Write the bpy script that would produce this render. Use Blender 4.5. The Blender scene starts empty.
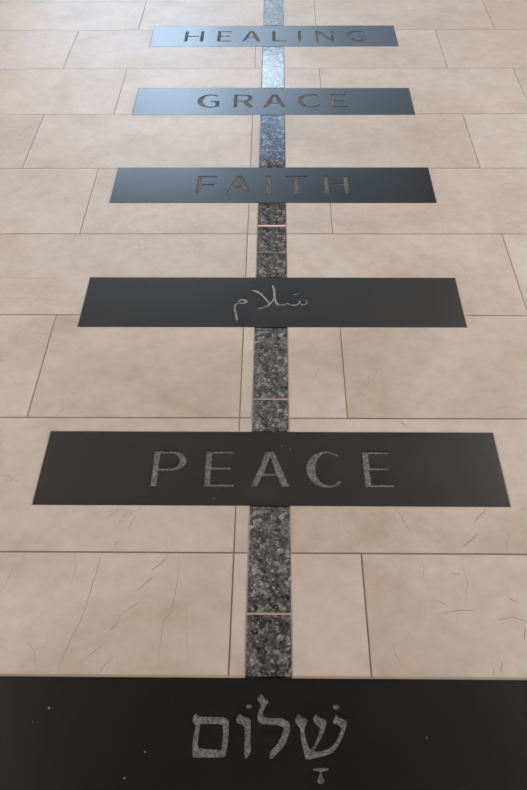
import bpy, bmesh, math, random
import numpy as np
from mathutils import Vector, Matrix
random.seed(4)
scene = bpy.context.scene
COL = scene.collection

# ------------------------------------------------------------------ camera
F_PX, PITCH, YAW, ROLL = 847.18, 0.785833, -0.0183787, -0.0099891
CAM = Vector((0.0, -1.199417, 1.751335))
def basis():
    f = Vector((math.sin(YAW)*math.cos(PITCH), math.cos(YAW)*math.cos(PITCH), -math.sin(PITCH)))
    rt = Vector((math.cos(YAW), -math.sin(YAW), 0)); up = rt.cross(f)
    r2 = rt*math.cos(ROLL)+up*math.sin(ROLL); u2 = -rt*math.sin(ROLL)+up*math.cos(ROLL)
    return r2, u2, f
RT, UP, FW = basis()
cd = bpy.data.cameras.new('camera'); cam = bpy.data.objects.new('camera', cd); COL.objects.link(cam)
m = Matrix((RT, UP, -FW)).transposed().to_4x4(); m.translation = CAM
cam.matrix_world = m
cd.sensor_fit = 'VERTICAL'; cd.sensor_height = 36.0; cd.lens = 36.0*F_PX/790.0
cd.clip_start = 0.05; cd.clip_end = 200
scene.camera = cam
def floor_pt(px, py):
    """the point of the floor seen at a pixel of the 527x790 photograph"""
    d = FW*F_PX + RT*(px-263.5) + UP*(395-py)
    t = -CAM.z/d.z
    return (CAM.x+t*d.x, CAM.y+t*d.y)

# ------------------------------------------------------------------ world, exposure, lights
vs = scene.view_settings
vs.view_transform = 'Standard'; vs.look = 'None'; vs.gamma = 1; vs.use_curve_mapping = False
vs.exposure = 0.0
w = bpy.data.worlds.new('world'); scene.world = w; w.use_nodes = True
nt = w.node_tree; nt.nodes.clear()
out = nt.nodes.new('ShaderNodeOutputWorld'); bg = nt.nodes.new('ShaderNodeBackground')
# overcast sky with a pale break of cloud low down and broken blue-grey above
tc = nt.nodes.new('ShaderNodeTexCoord'); noi = nt.nodes.new('ShaderNodeTexNoise')
noi.inputs['Scale'].default_value = 20.0; noi.inputs['Detail'].default_value = 4
sx = nt.nodes.new('ShaderNodeSeparateXYZ'); nt.links.new(tc.outputs['Generated'], sx.inputs[0])
nt.links.new(tc.outputs['Generated'], noi.inputs['Vector'])
cl = nt.nodes.new('ShaderNodeValToRGB'); e = cl.color_ramp.elements
e[0].position = 0.40; e[0].color = (0.09, 0.13, 0.19, 1); e[1].position = 0.68; e[1].color = (0.85, 0.95, 1.0, 1)
k = e.new(0.53); k.color = (0.16, 0.27, 0.48, 1)
nt.links.new(noi.outputs['Fac'], cl.inputs['Fac'])
bd = nt.nodes.new('ShaderNodeValToRGB'); e = bd.color_ramp.elements       # by height (z of the direction)
e[0].position = 0.387; e[0].color = (0, 0, 0, 1); e[1].position = 0.445; e[1].color = (0, 0, 0, 1)
k = e.new(0.396); k.color = (1, 1, 1, 1); k = e.new(0.430); k.color = (1, 1, 1, 1)
nt.links.new(sx.outputs['Z'], bd.inputs['Fac'])
mx = nt.nodes.new('ShaderNodeMix'); mx.data_type = 'RGBA'
nt.links.new(bd.outputs[0], mx.inputs[0]); nt.links.new(cl.outputs[0], mx.inputs[6]); mx.inputs[7].default_value = (0.70, 0.86, 1.06, 1)
# the sky is brighter towards the left of the window
az = nt.nodes.new('ShaderNodeFloatCurve'); cv = az.mapping.curves[0]; cv.points[0].location = (0.0, 0.05); cv.points[1].location = (1.0, 0.06)
for px, py in ((0.20, 0.03), (0.35, 0.05), (0.42, 0.64), (0.47, 0.44), (0.52, 0.19), (0.58, 0.08)): cv.points.new(px, py)
az.mapping.update()
ax = nt.nodes.new('ShaderNodeMapRange'); nt.links.new(sx.outputs['X'], ax.inputs[0]); ax.inputs[1].default_value = -1; ax.inputs[2].default_value = 1
nt.links.new(ax.outputs[0], az.inputs['Value'])
ml = nt.nodes.new('ShaderNodeVectorMath'); ml.operation = 'SCALE'
lo = nt.nodes.new('ShaderNodeValToRGB'); e = lo.color_ramp.elements       # a plain grey haze near the horizon
e[0].position = 0.372; e[0].color = (1, 1, 1, 1); e[1].position = 0.388; e[1].color = (0, 0, 0, 1)
nt.links.new(sx.outputs['Z'], lo.inputs['Fac'])
mz = nt.nodes.new('ShaderNodeMix'); mz.data_type = 'RGBA'; mz.inputs[7].default_value = (0.27, 0.335, 0.43, 1)
nt.links.new(lo.outputs[0], mz.inputs[0]); nt.links.new(mx.outputs[2], mz.inputs[6])
nt.links.new(mz.outputs[2], ml.inputs[0]); nt.links.new(az.outputs[0], ml.inputs[3])
nt.links.new(ml.outputs[0], bg.inputs['Color'])
bg.inputs['Strength'].default_value = 26.5
nt.links.new(bg.outputs[0], out.inputs[0])

ROOM = (-5.5, 4.5, -4.2, 8.4, 4.7)          # x0 x1 y0 y1 height
SOFFIT = (1.9, 3.3)                          # dark soffit added to darken the near slab's reflection: far edge and height
def area(name, loc, size, energy, color, rot=(0, 0, 0)):
    l = bpy.data.lights.new(name, 'AREA'); l.shape = 'RECTANGLE'; l.size, l.size_y = size
    l.energy = energy; l.color = color
    o = bpy.data.objects.new(name, l); o.location = loc; o.rotation_euler = rot; COL.objects.link(o); return o
WARM = (1.0, 0.89, 0.79); NEUT = (1.0, 0.975, 1.0); DAY = (1.0, 0.955, 0.93)
for lx, ly, en in ((-1.6, -2.0, 22), (1.8, -2.0, 20), (-3.1, 0.8, 58), (3.1, 0.8, 58)):
    area('added_fill_light', (lx, ly, 3.25), (0.9, 0.9), en, WARM if ly < 0 else DAY)  # unseen overhead area lights, added to fill the floor
area('added_uplight', (4.2, 5.2, 3.9), (0.3, 5.6), 255, NEUT, (0, math.radians(200), 0))  # unseen uplights, added to brighten the ceiling that the slabs reflect
area('added_uplight', (-5.2, 5.2, 3.9), (0.3, 5.6), 255, NEUT, (0, math.radians(160), 0))

# ------------------------------------------------------------------ materials
def new_mat(name):
    mt = bpy.data.materials.new(name); mt.use_nodes = True
    n = mt.node_tree; b = n.nodes['Principled BSDF']
    return mt, n, b
def N(n, t, **kw):
    x = n.nodes.new(t)
    for k, v in kw.items():
        if k in x.inputs: x.inputs[k].default_value = v
        else: setattr(x, k, v)
    return x
def ramp(n, src, stops):
    r = n.nodes.new('ShaderNodeValToRGB'); e = r.color_ramp.elements
    while len(e) < len(stops): e.new(0.5)
    for i, (p, c) in enumerate(stops):
        e[i].position = p; e[i].color = (c[0], c[1], c[2], 1)
    n.links.new(src, r.inputs['Fac']); return r
def mix(n, fac, a, b, mode='MIX'):
    x = n.nodes.new('ShaderNodeMix'); x.data_type = 'RGBA'; x.blend_type = mode
    if hasattr(fac, 'is_linked') or hasattr(fac, 'links'): n.links.new(fac, x.inputs[0])
    else: x.inputs[0].default_value = fac
    for s, i in ((a, 6), (b, 7)):
        if hasattr(s, 'links'): n.links.new(s, x.inputs[i])
        else: x.inputs[i].default_value = (s[0], s[1], s[2], 1)
    return x.outputs[2]
def simple(name, col, rough=0.6, metallic=0.0, spec=0.5):
    mt, n, b = new_mat(name)
    b.inputs['Base Color'].default_value = (*col, 1); b.inputs['Roughness'].default_value = rough
    b.inputs['Metallic'].default_value = metallic; b.inputs['Specular IOR Level'].default_value = spec
    return mt

def limestone():
    mt, n, b = new_mat('cream_limestone')
    tc = N(n, 'ShaderNodeTexCoord'); at = N(n, 'ShaderNodeAttribute', attribute_name='tone')
    off = N(n, 'ShaderNodeVectorMath', operation='MULTIPLY_ADD')      # each paver shows its own piece of stone
    n.links.new(at.outputs['Vector'], off.inputs[0]); off.inputs[1].default_value = (37, 53, 11)
    n.links.new(tc.outputs['Object'], off.inputs[2])
    V = off.outputs[0]
    n1 = N(n, 'ShaderNodeTexNoise', Scale=3.2, Detail=5.0, Roughness=0.55, Distortion=0.6)
    n2 = N(n, 'ShaderNodeTexNoise', Scale=22.0, Detail=6.0, Roughness=0.6)
    n3 = N(n, 'ShaderNodeTexNoise', Scale=2.1, Detail=8.0, Roughness=0.62, Distortion=0.3)
    for x in (n1, n2, n3): n.links.new(V, x.inputs['Vector'])
    c1 = ramp(n, n1.outputs['Fac'], [(0.28, (0.455, 0.385, 0.312)), (0.45, (0.52, 0.455, 0.388)), (0.58, (0.555, 0.497, 0.437)), (0.74, (0.575, 0.517, 0.47))])
    c2 = ramp(n, n2.outputs['Fac'], [(0.32, (0.92, 0.90, 0.88)), (0.68, (1.05, 1.05, 1.05))])
    c = mix(n, 1.0, c1.outputs[0], c2.outputs[0], 'MULTIPLY')
    # hair veins: thin level line of a noise
    vr = ramp(n, n3.outputs['Fac'], [(0.486, (0, 0, 0)), (0.4995, (1, 1, 1)), (0.513, (0, 0, 0))])
    msk = N(n, 'ShaderNodeTexNoise', Scale=4.0, Detail=2.0); n.links.new(V, msk.inputs['Vector'])
    mr = ramp(n, msk.outputs['Fac'], [(0.52, (0, 0, 0)), (0.68, (1, 1, 1))])
    vm = mix(n, 1.0, vr.outputs[0], mr.outputs[0], 'MULTIPLY')
    sc = N(n, 'ShaderNodeMath', operation='MULTIPLY'); n.links.new(vm, sc.inputs[0]); sc.inputs[1].default_value = 0.28
    c = mix(n, sc.outputs[0], c, (0.33, 0.24, 0.17))
    tn = ramp(n, at.outputs['Fac'], [(0.0, (0.92, 0.915, 0.90)), (1.0, (1.05, 1.05, 1.06))])
    c = mix(n, 1.0, c, tn.outputs[0], 'MULTIPLY')
    n.links.new(c, b.inputs['Base Color'])
    b.inputs['Specular IOR Level'].default_value = 0.38
    rr = ramp(n, n2.outputs['Fac'], [(0.3, (0.32,)*3), (0.7, (0.40,)*3)])
    n.links.new(rr.outputs[0], b.inputs['Roughness'])
    bp = N(n, 'ShaderNodeBump', Strength=0.12, Distance=0.0006); n.links.new(n2.outputs['Fac'], bp.inputs['Height'])
    n.links.new(bp.outputs[0], b.inputs['Normal'])
    return mt
def honed_granite():
    mt, n, b = new_mat('honed_black_granite')
    tc = N(n, 'ShaderNodeTexCoord')
    n1 = N(n, 'ShaderNodeTexNoise', Scale=120.0, Detail=3.0, Roughness=0.6)
    n2 = N(n, 'ShaderNodeTexNoise', Scale=7.0, Detail=4.0, Roughness=0.6)
    oi = N(n, 'ShaderNodeObjectInfo'); of = N(n, 'ShaderNodeVectorMath', operation='MULTIPLY_ADD')
    n.links.new(oi.outputs['Random'], of.inputs[0]); of.inputs[1].default_value = (31, 17, 7); n.links.new(tc.outputs['Object'], of.inputs[2])
    for x in (n1, n2): n.links.new(of.outputs[0], x.inputs['Vector'])
    c = ramp(n, n1.outputs['Fac'], [(0.35, (0.0075, 0.007, 0.0063)), (0.7, (0.011, 0.0102, 0.0092)), (0.9, (0.018, 0.017, 0.016))])
    c3 = ramp(n, n2.outputs['Fac'], [(0.3, (0.92,)*3), (0.7, (1.1,)*3)])
    c = mix(n, 1.0, c.outputs[0], c3.outputs[0], 'MULTIPLY')
    n.links.new(c, b.inputs['Base Color'])
    b.inputs['Roughness'].default_value = 0.25
    b.inputs['IOR'].default_value = 1.6
    return mt
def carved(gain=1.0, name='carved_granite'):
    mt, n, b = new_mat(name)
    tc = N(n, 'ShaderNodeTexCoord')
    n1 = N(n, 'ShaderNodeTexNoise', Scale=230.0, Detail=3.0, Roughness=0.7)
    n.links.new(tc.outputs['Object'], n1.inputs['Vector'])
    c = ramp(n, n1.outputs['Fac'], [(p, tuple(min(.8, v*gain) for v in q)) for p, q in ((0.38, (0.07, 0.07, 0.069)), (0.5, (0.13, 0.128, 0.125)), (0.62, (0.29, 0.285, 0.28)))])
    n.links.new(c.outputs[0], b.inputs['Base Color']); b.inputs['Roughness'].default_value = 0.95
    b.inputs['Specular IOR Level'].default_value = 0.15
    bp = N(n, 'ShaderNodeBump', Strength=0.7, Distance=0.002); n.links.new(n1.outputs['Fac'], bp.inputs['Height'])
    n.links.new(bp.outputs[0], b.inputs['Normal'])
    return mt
def speckled():
    mt, n, b = new_mat('speckled_polished_granite')
    tc = N(n, 'ShaderNodeTexCoord')
    wn = N(n, 'ShaderNodeTexNoise', Scale=60.0, Detail=2.0)
    n.links.new(tc.outputs['Object'], wn.inputs['Vector'])
    wv = N(n, 'ShaderNodeVectorMath', operation='MULTIPLY_ADD'); n.links.new(wn.outputs['Color'], wv.inputs[0])
    wv.inputs[1].default_value = (0.004,)*3; n.links.new(tc.outputs['Object'], wv.inputs[2])
    v1 = N(n, 'ShaderNodeTexVoronoi', Scale=62.0); v2 = N(n, 'ShaderNodeTexVoronoi', Scale=190.0)
    n3 = N(n, 'ShaderNodeTexNoise', Scale=70.0, Detail=4.0, Roughness=0.7)
    for x in (v1, v2, n3): n.links.new(wv.outputs[0], x.inputs['Vector'])
    s1 = N(n, 'ShaderNodeSeparateColor'); n.links.new(v1.outputs['Color'], s1.inputs[0])
    s2 = N(n, 'ShaderNodeSeparateColor'); n.links.new(v2.outputs['Color'], s2.inputs[0])
    a = ramp(n, s1.outputs[0], [(0.0, (0.02, 0.02, 0.022)), (0.35, (0.062, 0.066, 0.070)), (0.6, (0.11, 0.117, 0.122)), (0.85, (0.18, 0.195, 0.205)), (1.0, (0.34, 0.37, 0.39))])
    d = ramp(n, s2.outputs[1], [(0.0, (0.02, 0.019, 0.018)), (0.5, (0.10, 0.095, 0.085)), (0.88, (0.22, 0.21, 0.19)), (1.0, (0.60, 0.58, 0.54))])
    c = mix(n, 0.42, a.outputs[0], d.outputs[0])
    k = ramp(n, n3.outputs['Fac'], [(0.38, (0.40,)*3), (0.58, (1.15,)*3)])
    c = mix(n, 1.0, c, k.outputs[0], 'MULTIPLY')
    n.links.new(c, b.inputs['Base Color'])
    b.inputs['Roughness'].default_value = 0.07; b.inputs['IOR'].default_value = 1.6
    n4 = N(n, 'ShaderNodeTexNoise', Scale=22.0, Detail=1.0); n.links.new(tc.outputs['Object'], n4.inputs['Vector'])
    bp = N(n, 'ShaderNodeBump', Strength=0.25, Distance=0.0010); n.links.new(n4.outputs['Fac'], bp.inputs['Height'])
    n.links.new(bp.outputs[0], b.inputs['Normal'])
    return mt
M_LIME = limestone(); M_SLAB = honed_granite(); M_CARVE = carved(); M_CARVE_LIT = carved(2.2, 'carved_granite_lit'); M_SPECK = speckled()  # paler carve copy: light caught in the Arabic strokes, put into the colour
M_GROUT = simple('brown_grout', (0.25, 0.185, 0.135), 0.9, 0, 0.2)
M_PALE = simple('pale_grout', (0.38, 0.29, 0.22), 0.8, 0, 0.3)
M_VEIN = simple('brown_vein', (0.385, 0.30, 0.235), 0.5)
M_CHIP = simple('pale_chip', (0.50, 0.47, 0.43), 0.8)
M_RED = simple('reddish_chip', (0.50, 0.20, 0.15), 0.8)
M_JOINT = simple('joint_highlight', (0.80, 0.62, 0.54), 0.35)  # glossy highlight on the joint, put into its base colour
M_WALL = simple('warm_plaster', (0.66, 0.62, 0.56), 0.8)
M_CEIL = simple('white_ceiling_paint', (0.88, 0.87, 0.86), 0.8)
M_SOFF = simple('added_soffit_dark', (0.10, 0.08, 0.06), 0.7)
M_FAR = simple('far_wall_backlit_shade', (0.16, 0.19, 0.22), 0.8)  # backlit shade of the window wall, put into its colour
M_FRAME = simple('dark_window_metal', (0.06, 0.06, 0.065), 0.4, 0.6)
def glassm():
    mt, n, b = new_mat('window_glass')
    n.nodes.remove(b); o = n.nodes['Material Output']
    t = N(n, 'ShaderNodeBsdfTransparent'); t.inputs[0].default_value = (0.95, 0.98, 0.97, 1)
    g = N(n, 'ShaderNodeBsdfGlossy', Roughness=0.01); x = N(n, 'ShaderNodeMixShader'); x.inputs[0].default_value = 0.07
    n.links.new(t.outputs[0], x.inputs[1]); n.links.new(g.outputs[0], x.inputs[2]); n.links.new(x.outputs[0], o.inputs[0])
    return mt
M_GLASS = glassm()

# ------------------------------------------------------------------ mesh helpers
def add_box(bm, x0, x1, y0, y1, z0, z1, mi=0):
    v = [bm.verts.new(p) for p in ((x0, y0, z0), (x1, y0, z0), (x1, y1, z0), (x0, y1, z0), (x0, y0, z1), (x1, y0, z1), (x1, y1, z1), (x0, y1, z1))]
    fs = []
    for q in ((3, 2, 1, 0), (4, 5, 6, 7), (0, 1, 5, 4), (1, 2, 6, 5), (2, 3, 7, 6), (3, 0, 4, 7)):
        f = bm.faces.new([v[i] for i in q]); f.material_index = mi; fs.append(f)
    return fs
def link(name, me, mats, parent=None, loc=(0, 0, 0)):
    o = bpy.data.objects.new(name, me); COL.objects.link(o)
    for mm in mats: me.materials.append(mm)
    o.location = loc
    if parent: o.parent = parent
    return o
def obj(name, bm, mats, parent=None, loc=(0, 0, 0)):
    me = bpy.data.meshes.new(name); bm.to_mesh(me); bm.free()
    return link(name, me, mats, parent, loc)
def struct(o): o['kind'] = 'structure'; return o
def tag(o, label, cat, group=None):
    o['label'] = label; o['category'] = cat; o['kind'] = 'thing'
    if group: o['group'] = group
    return o

# ------------------------------------------------------------------ floor plan (metres)
L, R = 0.9144, 0.4572
SX0, SX1 = -0.0632, 0.0404                    # the speckled inlay
BX0, BX1 = -0.6275, 0.6085                    # the inscribed slabs
TOPS = [3.2500, 2.5350, 1.8335, 1.1125, 0.4035, -0.3265]
DEEP = 0.2565
SLABS = [(BX0, BX1, t-DEEP, t) for t in TOPS]
SLABS[4] = (BX0, BX1, 0.1462, 0.4035)
SLABS[5] = (BX0-0.02, BX1+0.02, -0.3265-0.262, -0.3265)
STRIPS = [(3.2545, 3.966), (2.5395, 2.9895), (1.9705, 2.2745), (1.838, 1.9665), (1.4305, 1.573),
          (1.2620, 1.4185), (1.1160, 1.2590), (0.5365, 0.8510), (0.4065, 0.5310), (-0.1650, 0.1425), (-0.3220, -0.1705)]

def minus(rects, c):
    res = []
    for a in rects:
        ix0, ix1, iy0, iy1 = max(a[0], c[0]), min(a[1], c[1]), max(a[2], c[2]), min(a[3], c[3])
        if ix0 >= ix1 or iy0 >= iy1: res.append(a); continue
        if a[2] < iy0: res.append((a[0], a[1], a[2], iy0))
        if iy1 < a[3]: res.append((a[0], a[1], iy1, a[3]))
        if a[0] < ix0: res.append((a[0], ix0, iy0, iy1))
        if ix1 < a[1]: res.append((ix1, a[1], iy0, iy1))
    return res
def grow(r, g, gy=None):
    gy = g if gy is None else gy
    return (r[0]-g, r[1]+g, r[2]-gy, r[3]+gy)
STRIP_RUN = (SX0, SX1, -0.3265, 3.97)

bm = bmesh.new()
tone = bm.faces.layers.float_vector.new('tone')
x0, x1, y0, y1, H = ROOM
cuts_t = [grow(s, 0.0035, 0.0060 if s is SLABS[5] else 0.0028) for s in SLABS] + [grow(STRIP_RUN, 0.0028, 0.004)]
for k in range(-20, 12):                      # row k spans k*R .. (k+1)*R ; row 0 is the one above the bottom slab row
    ya, yb = k*R, (k+1)*R
    if yb < y0 or ya > y1: continue
    kk = 7-k                                  # photo row counted from the top
    odd = (kk % 2 == 1)
    base = -0.099 if odd else 0.2077
    if kk == 8: base += 0.007
    xs = [base+i*L for i in range(-8, 7)]
    split = {2: 0, 4: 1, 6: 1, 8: 1}.get(kk, 0)
    edges = sorted(xs + ([-0.099] if split else []))
    gw = 0.0014 + 0.00007*min(kk, 8)
    gy_lo = 0.0015 + 0.00012*min(kk, 8)
    for a, b_ in zip(edges[:-1], edges[1:]):
        tn = (random.random(), random.random(), random.random())
        r = (max(a+gw, x0), min(b_-gw, x1), max(ya+gy_lo, y0), min(yb-gy_lo, y1))
        if r[0] >= r[1] or r[2] >= r[3]: continue
        rs = [r]
        for c in cuts_t: rs = minus(rs, c)
        for q in rs:
            if q[1]-q[0] < 1e-4 or q[3]-q[2] < 1e-4: continue
            for f in add_box(bm, *q, -0.02, 0.0, 0): f[tone] = tn
# joint filling between the pavers, paler beside the black slabs and the inlay
cuts_g = [grow(s, 0.0003) for s in SLABS] + [grow(STRIP_RUN, 0.0003, 0.0)]
rs = [(x0, x1, y0, y1)]
for c in cuts_g: rs = minus(rs, c)
for q in rs: add_box(bm, *q, -0.025, -0.0018, 1)
rims = []
for s in SLABS: rims.append((grow(s, 0.0034, 0.0059 if s is SLABS[5] else 0.0027), s))
for g_, s in rims:
    q = [g_]
    for c in cuts_g: q = minus(q, c)
    for e in q: add_box(bm, *e, -0.0017, -0.0007, 2)
q = [grow(STRIP_RUN, 0.0026, 0)]
for c in cuts_g + [r_[0] for r_ in rims]: q = minus(q, c)
for e in q: add_box(bm, *e, -0.0017, -0.0007, 2)
# joints across the inlay
for s, t in zip(STRIPS[:-1], STRIPS[1:]):
    lo, hi = t[1], s[0]
    if hi-lo < 0.02 and abs(lo-1.4185) > 1e-3: add_box(bm, SX0, SX1, lo, hi, -0.02, -0.0006, 2)
add_box(bm, x0, x1, y0, y1, -0.08, -0.0305, 1)
# veins and hair cracks of the stone, where the photograph shows them
def ribbon(pts, w0, z=0.00025, mi=3, bm=bm):
    P = [Vector((*floor_pt(*p), 0)) for p in pts]
    Q = []
    for i in range(len(P)-1):                 # a few in-between points with a little wander
        for j in range(4):
            t = j/4; p = P[i].lerp(P[i+1], t)
            if i or j: p += Vector((random.uniform(-1, 1), random.uniform(-1, 1), 0))*0.0012
            Q.append(p)
    Q.append(P[-1]); n_ = len(Q); lv = []; rv = []
    for i, p in enumerate(Q):
        d = (Q[min(i+1, n_-1)]-Q[max(i-1, 0)]).normalized(); nn = Vector((-d.y, d.x, 0))
        wd = w0*(0.25+0.75*math.sin(math.pi*(i+0.3)/(n_-0.4)))*random.uniform(0.6, 1.2)/2
        lv.append(bm.verts.new((p.x+nn.x*wd, p.y+nn.y*wd, z))); rv.append(bm.verts.new((p.x-nn.x*wd, p.y-nn.y*wd, z)))
    for i in range(n_-1):
        f = bm.faces.new((lv[i], rv[i], rv[i+1], lv[i+1])); f.material_index = mi
V = [([(102, 554), (96, 573), (91, 590), (86, 606)], .0028), ([(88, 601), (80, 622), (70, 640), (57, 672)], .0026),
     ([(75, 554), (76, 570), (70, 586)], .0012),
     ([(168, 557), (158, 566), (151, 571)], .0034), ([(154, 576), (145, 584), (136, 591)], .0034),
     ([(141, 601), (131, 608), (118, 617)], .0026), ([(119, 622), (114, 627), (110, 630)], .0036), ([(106, 642), (95, 651), (80, 662)], .0024),
     ([(114, 656), (106, 664), (98, 674)], .0026), ([(180, 557), (177, 585), (172, 610), (163, 622), (161, 640), (157, 676)], .0018),
     ([(187, 602), (187, 640), (187, 676)], .0010), ([(136, 515), (131, 524), (128, 529)], .0026), ([(115, 547), (116, 542), (121, 541)], .0020),
     ([(0, 474), (8, 477), (20, 482)], .0018), ([(16, 562), (8, 580), (2, 590)], .0014),
     ([(486, 509), (480, 516), (474, 523)], .0036), ([(479, 533), (471, 540), (462, 548)], .0040), ([(395, 508), (401, 516), (405, 523), (411, 532)], .0026),
     ([(413, 520), (417, 526)], .0030), ([(509, 534), (506, 545), (507, 553)], .0020), ([(496, 534), (501, 537)], .0020),
     ([(420, 557), (424, 570), (421, 580)], .0012), ([(450, 573), (460, 575)], .0024), ([(436, 600), (447, 606)], .0018),
     ([(438, 614), (455, 611), (475, 610)], .0030), ([(497, 620), (512, 617), (527, 622)], .0028), ([(508, 598), (518, 603)], .0026),
     ([(502, 662), (501, 672)], .0034), ([(493, 668), (494, 676)], .0016), ([(525, 628), (524, 640)], .0030),
     ([(392, 645), (398, 660), (402, 668)], .0016), ([(492, 411), (502, 408), (512, 404)], .0018), ([(400, 421), (408, 428)], .0030),
     ([(330, 348), (318, 368), (311, 384)], .0014), ([(178, 413), (183, 415)], .0022), ([(60, 412), (65, 408)], .0022),
     ([(0, 277), (30, 279), (62, 277)], .0016), ([(0, 299), (30, 298), (60, 300)], .0012), ([(15, 132), (22, 136), (33, 138)], .0045),
     ([(500, 185), (508, 183)], .0040), ([(435, 214), (445, 219)], .0030), ([(505, 222), (520, 228), (527, 230)], .0022),
     ([(370, 147), (374, 146)], .0022), ([(347, 224), (356, 222)], .0016), ([(415, 262), (424, 255), (428, 250)], .0016),
     ([(25, 640), (34, 650), (36, 676)], .0014), ([(460, 560), (468, 585), (464, 610)], .0012)]
for pts, w_ in V: ribbon(pts, w_*1.35)
floor = struct(obj('floor', bm, [M_LIME, M_GROUT, M_PALE, M_VEIN]))

# ------------------------------------------------------------------ the room round it
def plain(name, boxes, mat):
    b = bmesh.new()
    for q in boxes: add_box(b, *q)
    return struct(obj(name, b, [mat]))
plain('ceiling', [(x0-.2, x1+.2, y0-.2, y1+.2, H, H+.15)], M_CEIL)
plain('added_soffit', [(x0, x1, y0, SOFFIT[0], SOFFIT[1], H)], M_SOFF)
plain('wall_left', [(x0-.2, x0, y0-.2, y1+.2, -.08, H)], M_WALL)
plain('wall_right', [(x1, x1+.2, y0-.2, y1+.2, -.08, H)], M_WALL)
plain('wall_back', [(x0, x1, y0-.2, y0, -.08, H)], M_WALL)
WX0, WX1, WZ0, WZ1 = -4.1, 1.9, 1.0, 3.8
plain('wall_far', [(x0, WX0, y1, y1+.2, -.08, H), (WX1, x1, y1, y1+.2, -.08, H), (WX0, WX1, y1, y1+.2, -.08, WZ0), (WX0, WX1, y1, y1+.2, WZ1, H)], M_FAR)
b = bmesh.new(); fw_ = 0.07
add_box(b, WX0, WX1, y1+.05, y1+.13, WZ0, WZ0+fw_); add_box(b, WX0, WX1, y1+.05, y1+.13, WZ1-fw_, WZ1)
nb = 5
for i in range(nb+1):
    xx = WX0+(WX1-WX0-fw_)*i/nb; add_box(b, xx, xx+fw_, y1+.05, y1+.13, WZ0+fw_, WZ1-fw_)
wf = struct(obj('window_1', b, [M_FRAME]))
b = bmesh.new()
for i in range(nb):
    xa = WX0+(WX1-WX0-fw_)*i/nb+fw_; xb = WX0+(WX1-WX0-fw_)*(i+1)/nb
    add_box(b, xa, xb, y1+.085, y1+.095, WZ0+fw_, WZ1-fw_)
obj('window_pane', b, [M_GLASS], wf)

# ------------------------------------------------------------------ lettering
def arc(cx, cy, rx, ry, a0, a1, n_=20):
    return [(cx+rx*math.cos(math.radians(a0+(a1-a0)*i/n_)), cy+ry*math.sin(math.radians(a0+(a1-a0)*i/n_))) for i in range(n_+1)]
S, T = 0.130, 0.072                            # stem and hairline, for a cap height of 1
def glyph(ch, w):
    """closed outlines in cap-height units, w wide"""
    if ch == 'I': return [[(0, 0), (w, 0), (w, 1), (0, 1)]]
    if ch == 'E': return [[(0, 0), (w, 0), (w, T), (S, T), (S, .47), (w*.86, .47), (w*.86, .47+T), (S, .47+T), (S, 1-T), (w*.96, 1-T), (w*.96, 1), (0, 1)]]
    if ch == 'F': return [[(0, 0), (S, 0), (S, .45), (w*.88, .45), (w*.88, .45+T), (S, .45+T), (S, 1-T), (w, 1-T), (w, 1), (0, 1)]]
    if ch == 'L': return [[(0, 0), (w, 0), (w, T), (S, T), (S, 1), (0, 1)]]
    if ch == 'T': return [[(w/2-S/2, 0), (w/2+S/2, 0), (w/2+S/2, 1-T), (w, 1-T), (w, 1), (0, 1), (0, 1-T), (w/2-S/2, 1-T)]]
    if ch == 'H': return [[(0, 0), (S, 0), (S, .47), (w-S, .47), (w-S, 0), (w, 0), (w, 1), (w-S, 1), (w-S, .47+T), (S, .47+T), (S, 1), (0, 1)]]
    if ch == 'N': return [[(0, 0), (.11, 0), (.11, .80), (w-.13, 0), (w, 0), (w, 1), (w-.11, 1), (w-.11, .22), (.15, 1), (0, 1)]]
    if ch == 'A':
        c = w*.5; tl, tr = c-.09, c+.09
        def lx(y): return 0.17+(c-.0-.17)*y/0.86          # inner left edge
        def rx(y): return w-.18-(w-.18-c)*y/0.86
        return [[(0, 0), (.14, 0), (lx(.30), .30-0.0), (rx(.30), .30), (w-.155, 0), (w, 0), (tr, 1), (tl, 1)],
                [(lx(.30+T)+.01, .30+T), (rx(.30+T)-.01, .30+T), (c, .86)]]
    if ch == 'C' or ch == 'G':
        rx_ = w*.56; cx = rx_
        o = arc(cx, .5, rx_, .52, 48, 318 if ch == 'C' else 318, 36)
        i_ = arc(cx+.035, .5, rx_-.16, .52-T, 318, 50, 36)
        if ch == 'C': return [o+i_]
        o = arc(cx, .5, rx_, .52, 48, 300, 36)
        i_ = arc(cx+.035, .5, rx_-.16, .52-T, 296, 50, 36)
        return [o+[(w, .10), (w, .50), (w*.60, .50), (w*.60, .50-T), (w-.14, .50-T), (w-.14, .14)]+i_]
    if ch == 'P':
        by = .43; ry = (1-by)/2; cy = by+ry; bx = w-ry*1.15; r_x = ry*1.15
        return [[(0, 0), (S, 0), (S, by)]+arc(bx, cy, r_x, ry, -90, 90)+[(0, 1)],
                [(S, by+T)]+arc(bx-.02, cy, r_x-.13, ry-T, -90, 90)+[(S, 1-T)]]
    if ch == 'R':
        by = .46; ry = (1-by)/2; cy = by+ry; r_x = ry*1.15; bx = w*.93-r_x
        return [[(0, 0), (S, 0), (S, by), (w*.42, by), (w-.20, 0), (w, 0), (w*.66, by+.01)]+arc(bx, cy, r_x, ry, -62, 90)+[(0, 1)],
                [(S, by+T)]+arc(bx-.02, cy, r_x-.13, ry-T, -90, 90)+[(S, 1-T)]]
def place(gl, X, Y, h): return [[(X+x*h, Y+y*h) for x, y in c] for c in gl]

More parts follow.
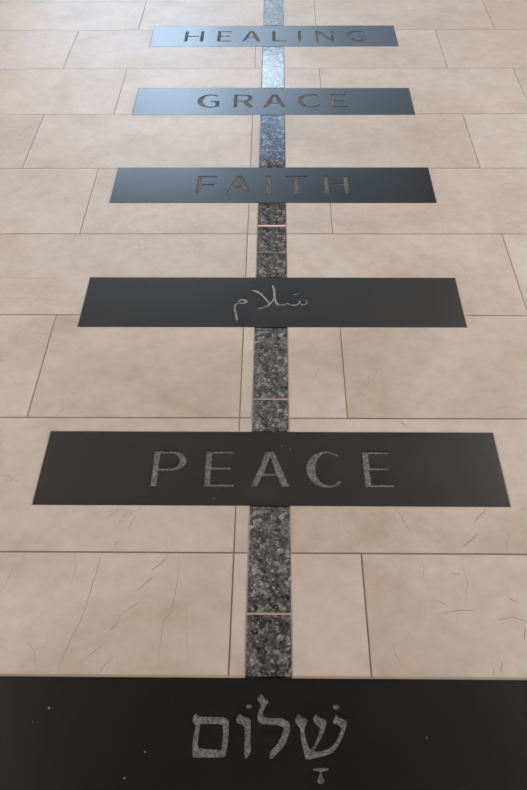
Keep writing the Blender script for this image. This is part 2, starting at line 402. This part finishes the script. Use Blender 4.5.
def contours_of(strokes, cell=0.0006):
    """outlines of the union of tapered round strokes [(x,y,r),...] by marching squares"""
    allp = [p for s in strokes for p in s]
    mx = max(p[2] for p in allp)*2
    ax, bx = min(p[0] for p in allp)-mx, max(p[0] for p in allp)+mx
    ay, by = min(p[1] for p in allp)-mx, max(p[1] for p in allp)+mx
    gx = np.arange(ax, bx, cell); gy = np.arange(ay, by, cell)
    X, Y = np.meshgrid(gx, gy); D = np.full(X.shape, 1e3)
    for s in strokes:
        for (xa, ya, ra), (xb, yb, rb) in zip(s[:-1], s[1:]):
            dx, dy = xb-xa, yb-ya; l2 = dx*dx+dy*dy+1e-12
            t = np.clip(((X-xa)*dx+(Y-ya)*dy)/l2, 0, 1)
            D = np.minimum(D, np.hypot(X-xa-t*dx, Y-ya-t*dy)-(ra+(rb-ra)*t))
    segs = {}
    def ip(i, j, i2, j2):
        a, b_ = D[j, i], D[j2, i2]; t = a/(a-b_)
        return (gx[i]+(gx[i2]-gx[i])*t, gy[j]+(gy[j2]-gy[j])*t)
    I = D < 0
    nxt = {}; pos = {}
    for j in range(len(gy)-1):
        for i in range(len(gx)-1):
            c = (I[j, i], I[j, i+1], I[j+1, i+1], I[j+1, i])
            if all(c) or not any(c): continue
            E_ = [('h', i, j), ('v', i+1, j), ('h', i, j+1), ('v', i, j)]
            pts_ = [((i, j), (i+1, j)), ((i+1, j), (i+1, j+1)), ((i+1, j+1), (i, j+1)), ((i, j+1), (i, j))]
            ent = []; ext = []
            for e in range(4):
                a, b_ = c[e], c[(e+1) % 4]
                if a != b_:
                    (p0, p1) = pts_[e]; pos[E_[e]] = ip(p0[0], p0[1], p1[0], p1[1])
                    (ext if a else ent).append(E_[e])
            for a, b_ in zip(ent, ext): nxt[b_] = a
    loops = []
    while nxt:
        k0 = next(iter(nxt)); lp = []; k = k0
        while k in nxt:
            lp.append(pos[k]); k = nxt.pop(k)
        if len(lp) > 8: loops.append(lp[::2])
    return loops

def filled(contours, z0, z1, ox, oy):
    cu = bpy.data.curves.new('outline', 'CURVE'); cu.dimensions = '2D'; cu.fill_mode = 'BOTH'; cu.extrude = (z1-z0)/2
    for c in contours:
        sp = cu.splines.new('POLY'); sp.points.add(len(c)-1)
        for p, q in zip(sp.points, c): p.co = (q[0]-ox, q[1]-oy, 0, 1)
        sp.use_cyclic_u = True
    o = bpy.data.objects.new('outline', cu); COL.objects.link(o)
    bpy.context.view_layer.update()
    me = bpy.data.meshes.new_from_object(o.evaluated_get(bpy.context.evaluated_depsgraph_get()))
    bpy.data.objects.remove(o); bpy.data.curves.remove(cu)
    me.transform(Matrix.Translation((0, 0, (z0+z1)/2)))
    for p in me.polygons: p.use_smooth = False
    me.materials.clear()
    return me

CARVE = 0.0024
def slab(rect, marks, label, chips=(), cm=None):
    """marks: [(part name, part label, contours)]"""
    xa, xb, ya, yb = rect; ox, oy = (xa+xb)/2, (ya+yb)/2
    allc = [c for _, _, cs in marks for c in cs]
    top = filled([[(xa, ya), (xb, ya), (xb, yb), (xa, yb)]]+allc, -CARVE-0.0006, 0.0, ox, oy)
    b = bmesh.new(); b.from_mesh(top)
    for f in b.faces: f.material_index = 0
    add_box(b, xa-ox, xb-ox, ya-oy, yb-oy, -0.03, -CARVE-0.0007, 0)
    for (px, py, rpx, mi) in chips:
        cx, cy = floor_pt(px, py); rr = rpx/330.0
        vs_ = [b.verts.new((cx-ox+rr*random.uniform(.6, 1.2)*math.cos(a*math.pi/3), cy-oy+rr*random.uniform(.6, 1.2)*math.sin(a*math.pi/3), 0.0003)) for a in range(6)]
        f = b.faces.new(vs_); f.material_index = mi
    bpy.data.meshes.remove(top)
    o = obj('inscribed_stone_plaque', b, [M_SLAB, M_CHIP, M_RED], None, (ox, oy, 0))
    tag(o, label, 'plaque', 'inscribed dark granite slabs set in a row across the floor')
    for nm, lb, cs in marks:
        lx = sum(p[0] for p in cs[0])/len(cs[0]); ly = sum(p[1] for p in cs[0])/len(cs[0])
        me = filled(cs, -CARVE-0.0006, -CARVE, lx, ly); me.name = nm
        q = link(nm, me, [cm or M_CARVE], o, (lx-ox, ly-oy, 0)); q['label'] = lb
    return o
def word(spec, Y, h):
    out_ = []
    for ch, X, wd in spec:
        out_.append(('letter', 'carved capital letter '+ch, place(glyph(ch, wd/h), X, Y, h)))
    return out_
HEALING = word([('H', -.4594, .0960), ('E', -.2939, .0740), ('A', -.1691, .0952), ('L', -.0166, .0704), ('I', .1134, .0175), ('N', .2019, .0924), ('G', .3600, .0949)], 3.0560, .1255)
GRACE = word([('G', -.3478, .0986), ('R', -.1856, .0905), ('A', -.0545, .1024), ('C', .0984, .1036), ('E', .2439, .0763)], 2.3470, .1240)
FAITH = word([('F', -.3040, .0765), ('A', -.1872, .0920), ('I', -.0355, .0175), ('T', .0410, .0839), ('H', .1909, .0935)], 1.6440, .1250)
PEACE = word([('P', -.3277, .0890), ('E', -.1860, .0790), ('A', -.0628, .1030), ('C', .0863, .0980), ('E', .2400, .0760)], .2085, .1240)

def z1(x, y): return floor_pt(185+x/5.856, 685+y/5.856)
def z2(x, y): return floor_pt(265+x/5.27, 690+y/5.27)
def disc(f, x, y, rx, ry, n_=18): return [f(x+rx*math.cos(2*math.pi*i/n_), y+ry*math.sin(2*math.pi*i/n_)) for i in range(n_)]
def smooth(c):
    for _ in range(1):                          # one Chaikin pass rounds the corners
        c = [q for a, b_ in zip(c, c[1:]+c[:1]) for q in ((a[0]*.8+b_[0]*.2, a[1]*.8+b_[1]*.2), (a[0]*.2+b_[0]*.8, a[1]*.2+b_[1]*.8))]
    return c
mem_o = [z1(*p) for p in ((62, 157), (80, 181), (150, 183), (225, 184), (250, 195), (260, 218), (255, 300), (246, 385), (233, 425), (140, 424), (50, 425), (41, 408), (43, 340), (50, 285), (66, 236), (46, 222), (42, 195))]
mem_i = [z1(*p) for p in ((90, 228), (205, 228), (220, 240), (222, 290), (213, 378), (120, 371), (80, 364), (75, 345), (80, 290))]
vav = [z1(*p) for p in ((318, 160), (345, 186), (380, 190), (387, 208), (384, 300), (387, 390), (370, 422), (350, 432), (345, 412), (349, 330), (351, 262), (343, 235), (305, 223), (297, 200))]
lamed = [z1(*p) for p in ((449, 45), (465, 75), (494, 95), (480, 115), (463, 140), (455, 165), (457, 180), (472, 187), (515, 189))] + \
        [z2(*p) for p in ((40, 145), (85, 145), (118, 157), (135, 185), (130, 225), (105, 290), (65, 335), (37, 366), (22, 360), (25, 325), (60, 290), (92, 232), (98, 203), (85, 188), (60, 184), (20, 185))] + \
        [z1(*p) for p in ((500, 231), (450, 230), (430, 215), (423, 190), (430, 150), (445, 115), (417, 80))]
shin = [z2(*p) for p in ((178, 120), (192, 140), (225, 152), (222, 175), (208, 202), (212, 240), (226, 290), (240, 318), (268, 272), (288, 215), (287, 195), (256, 172), (252, 150), (268, 122), (285, 143), (325, 155), (322, 190), (300, 250), (272, 298), (258, 323), (300, 320), (345, 304), (380, 262), (402, 208), (395, 190), (358, 175), (362, 155), (375, 123), (390, 145), (430, 157), (430, 185), (414, 242), (378, 308), (350, 335), (290, 354), (225, 368), (213, 362), (200, 310), (188, 250), (186, 200), (155, 167), (160, 150))]
qam = [z2(*p) for p in ((253, 409), (335, 407), (336, 425), (301, 428), (300, 450), (312, 468), (312, 484), (300, 494), (286, 494), (275, 482), (277, 468), (287, 450), (287, 428), (253, 425))]
SHALOM = [('letter', 'carved Hebrew letter shin with three arms', [shin]), ('letter', 'carved Hebrew letter lamed', [lamed]),
          ('letter', 'carved Hebrew letter vav', [vav]), ('letter', 'carved square Hebrew letter final mem', [mem_o, mem_i]),
          ('vowel_dot', 'carved dot over the vav', [disc(z1, 375, 125, 18, 16)]), ('vowel_dot', 'carved dot over the shin', [disc(z2, 375, 89, 17, 16)]),
          ('vowel_mark', 'carved small T shaped mark below the shin', [smooth(qam)])]
SHALOM = [(a, b_, [smooth(c) if len(c) > 12 and a == 'letter' else c for c in cs]) for a, b_, cs in SHALOM]

def s3(x, y, r): return (*floor_pt(228+x/11.71, 282+y/11.71), r)
def s4(x, y, r): return (*floor_pt(265+x/10.54, 280+y/10.54), r)
meem = [[s3(120, 225, .0035), s3(150, 205, .0040), s3(190, 205, .0045), s3(222, 225, .0042), s3(200, 240, .0045), s3(160, 245, .0034), s3(110, 245, .0034), s3(86, 262, .0036), s3(78, 300, .0034), s3(85, 350, .0030), s3(97, 395, .0032), s3(105, 440, .0040)]]
join = [[s3(292, 98, .0050), s3(330, 105, .0056), s3(375, 130, .0044), s3(425, 175, .0036), s3(460, 215, .0032), s3(482, 248, .0028)],
        [s3(330, 312, .0022), s3(380, 303, .0036), s3(430, 290, .0040), s3(478, 268, .0038), s4(40, 258, .0034), s4(72, 232, .0030), s4(98, 190, .0034), s4(100, 130, .0040), s4(86, 58, .0036)],
        [s4(97, 170, .0036), s4(108, 215, .0040), s4(130, 252, .0044), s4(165, 262, .0038), s4(205, 258, .0036), s4(238, 242, .0034), s4(255, 256, .0036), s4(295, 262, .0040), s4(340, 258, .0036), s4(362, 235, .0032), s4(368, 215, .0024)],
        [s4(362, 238, .0030), s4(385, 255, .0034), s4(418, 258, .0036), s4(442, 240, .0036), s4(438, 205, .0024)]]
f1 = [[s4(288, 152, .0024), s4(325, 146, .0028), s4(362, 136, .0024)]]
f2 = [[s3(285, 29, .0022), s3(330, 27, .0022)]]
SALAM = [('letter', 'carved joined Arabic letters with tall crossing strokes', contours_of(join)), ('letter', 'carved Arabic letter meem with hanging tail', contours_of(meem)),
         ('vowel_mark', 'carved short slanting mark over the right letter', contours_of(f1)), ('vowel_mark', 'carved short mark over the middle letters', contours_of(f2))]

slab(SLABS[0], HEALING, 'dark granite slab engraved HEALING, farthest of the row and brightest with pale blue window glare')
slab(SLABS[1], GRACE, 'dark granite slab engraved GRACE with pale blue glare on its left half')
slab(SLABS[2], FAITH, 'dark blue-grey granite slab engraved FAITH, between the GRACE slab and the Arabic one')
slab(SLABS[3], SALAM, 'dark grey granite slab with small Arabic script between the FAITH and PEACE slabs', [(373.5, 292, .5, 1)], M_CARVE_LIT)
slab(SLABS[4], PEACE, 'black granite slab engraved PEACE in evenly spaced capitals', [(282, 446, .45, 1), (290, 449, .4, 1), (214, 498.5, .5, 1)])
slab(SLABS[5], SHALOM, 'black granite slab with Hebrew lettering, nearest one filling the bottom of the picture',
     [(49, 708, 1.0, 2), (124.5, 778, .6, 1), (33, 722, .5, 2), (145, 752, .5, 1), (427, 738, .5, 1), (250, 731, .3, 1)])

# ------------------------------------------------------------------ speckled granite inlay
INL = ['speckled grey granite inlay tile beyond the HEALING slab at the top edge',
       'speckled granite inlay tile with white window glare between the HEALING and GRACE slabs',
       'longer blue-grey glossy inlay tile touching the near edge of the GRACE slab',
       'short glossy inlay tile touching the far edge of the FAITH slab',
       'brownish speckled inlay tile between the FAITH slab and the bright joint line',
       'brownish speckled inlay tile just on the near side of the bright joint line',
       'speckled inlay tile touching the far edge of the Arabic slab',
       'longer speckled inlay tile touching the near edge of the Arabic slab',
       'short speckled inlay tile touching the far edge of the PEACE slab',
       'longer dark speckled inlay tile touching the near edge of the PEACE slab',
       'short dark speckled inlay tile touching the far edge of the Hebrew slab']
for (ya, yb), lb in zip(STRIPS, INL):
    b = bmesh.new(); cy = (ya+yb)/2; cx = (SX0+SX1)/2
    add_box(b, SX0+.0004-cx, SX1-.0004-cx, ya-cy, yb-cy, -0.03, 0.0)
    o = obj('granite_inlay_tile', b, [M_SPECK], None, (cx, cy, 0))
    bv = o.modifiers.new('bevel', 'BEVEL'); bv.width = 0.0008; bv.segments = 2
    tag(o, lb, 'floor tile', 'speckled granite tiles of the centre inlay line')
b = bmesh.new(); cy = (1.4195+1.4295)/2; cx = (SX0+SX1)/2
add_box(b, SX0+.0004-cx, SX1-.0004-cx, 1.4195-cy, 1.4295-cy, -0.03, 0.0004)
o = obj('joint_strip', b, [M_JOINT], None, (cx, cy, 0))
bv = o.modifiers.new('bevel', 'BEVEL'); bv.width = 0.0015; bv.segments = 2
tag(o, 'joint strip with painted pale pink highlight crossing the brownish speckled inlay below the FAITH slab', 'joint strip')
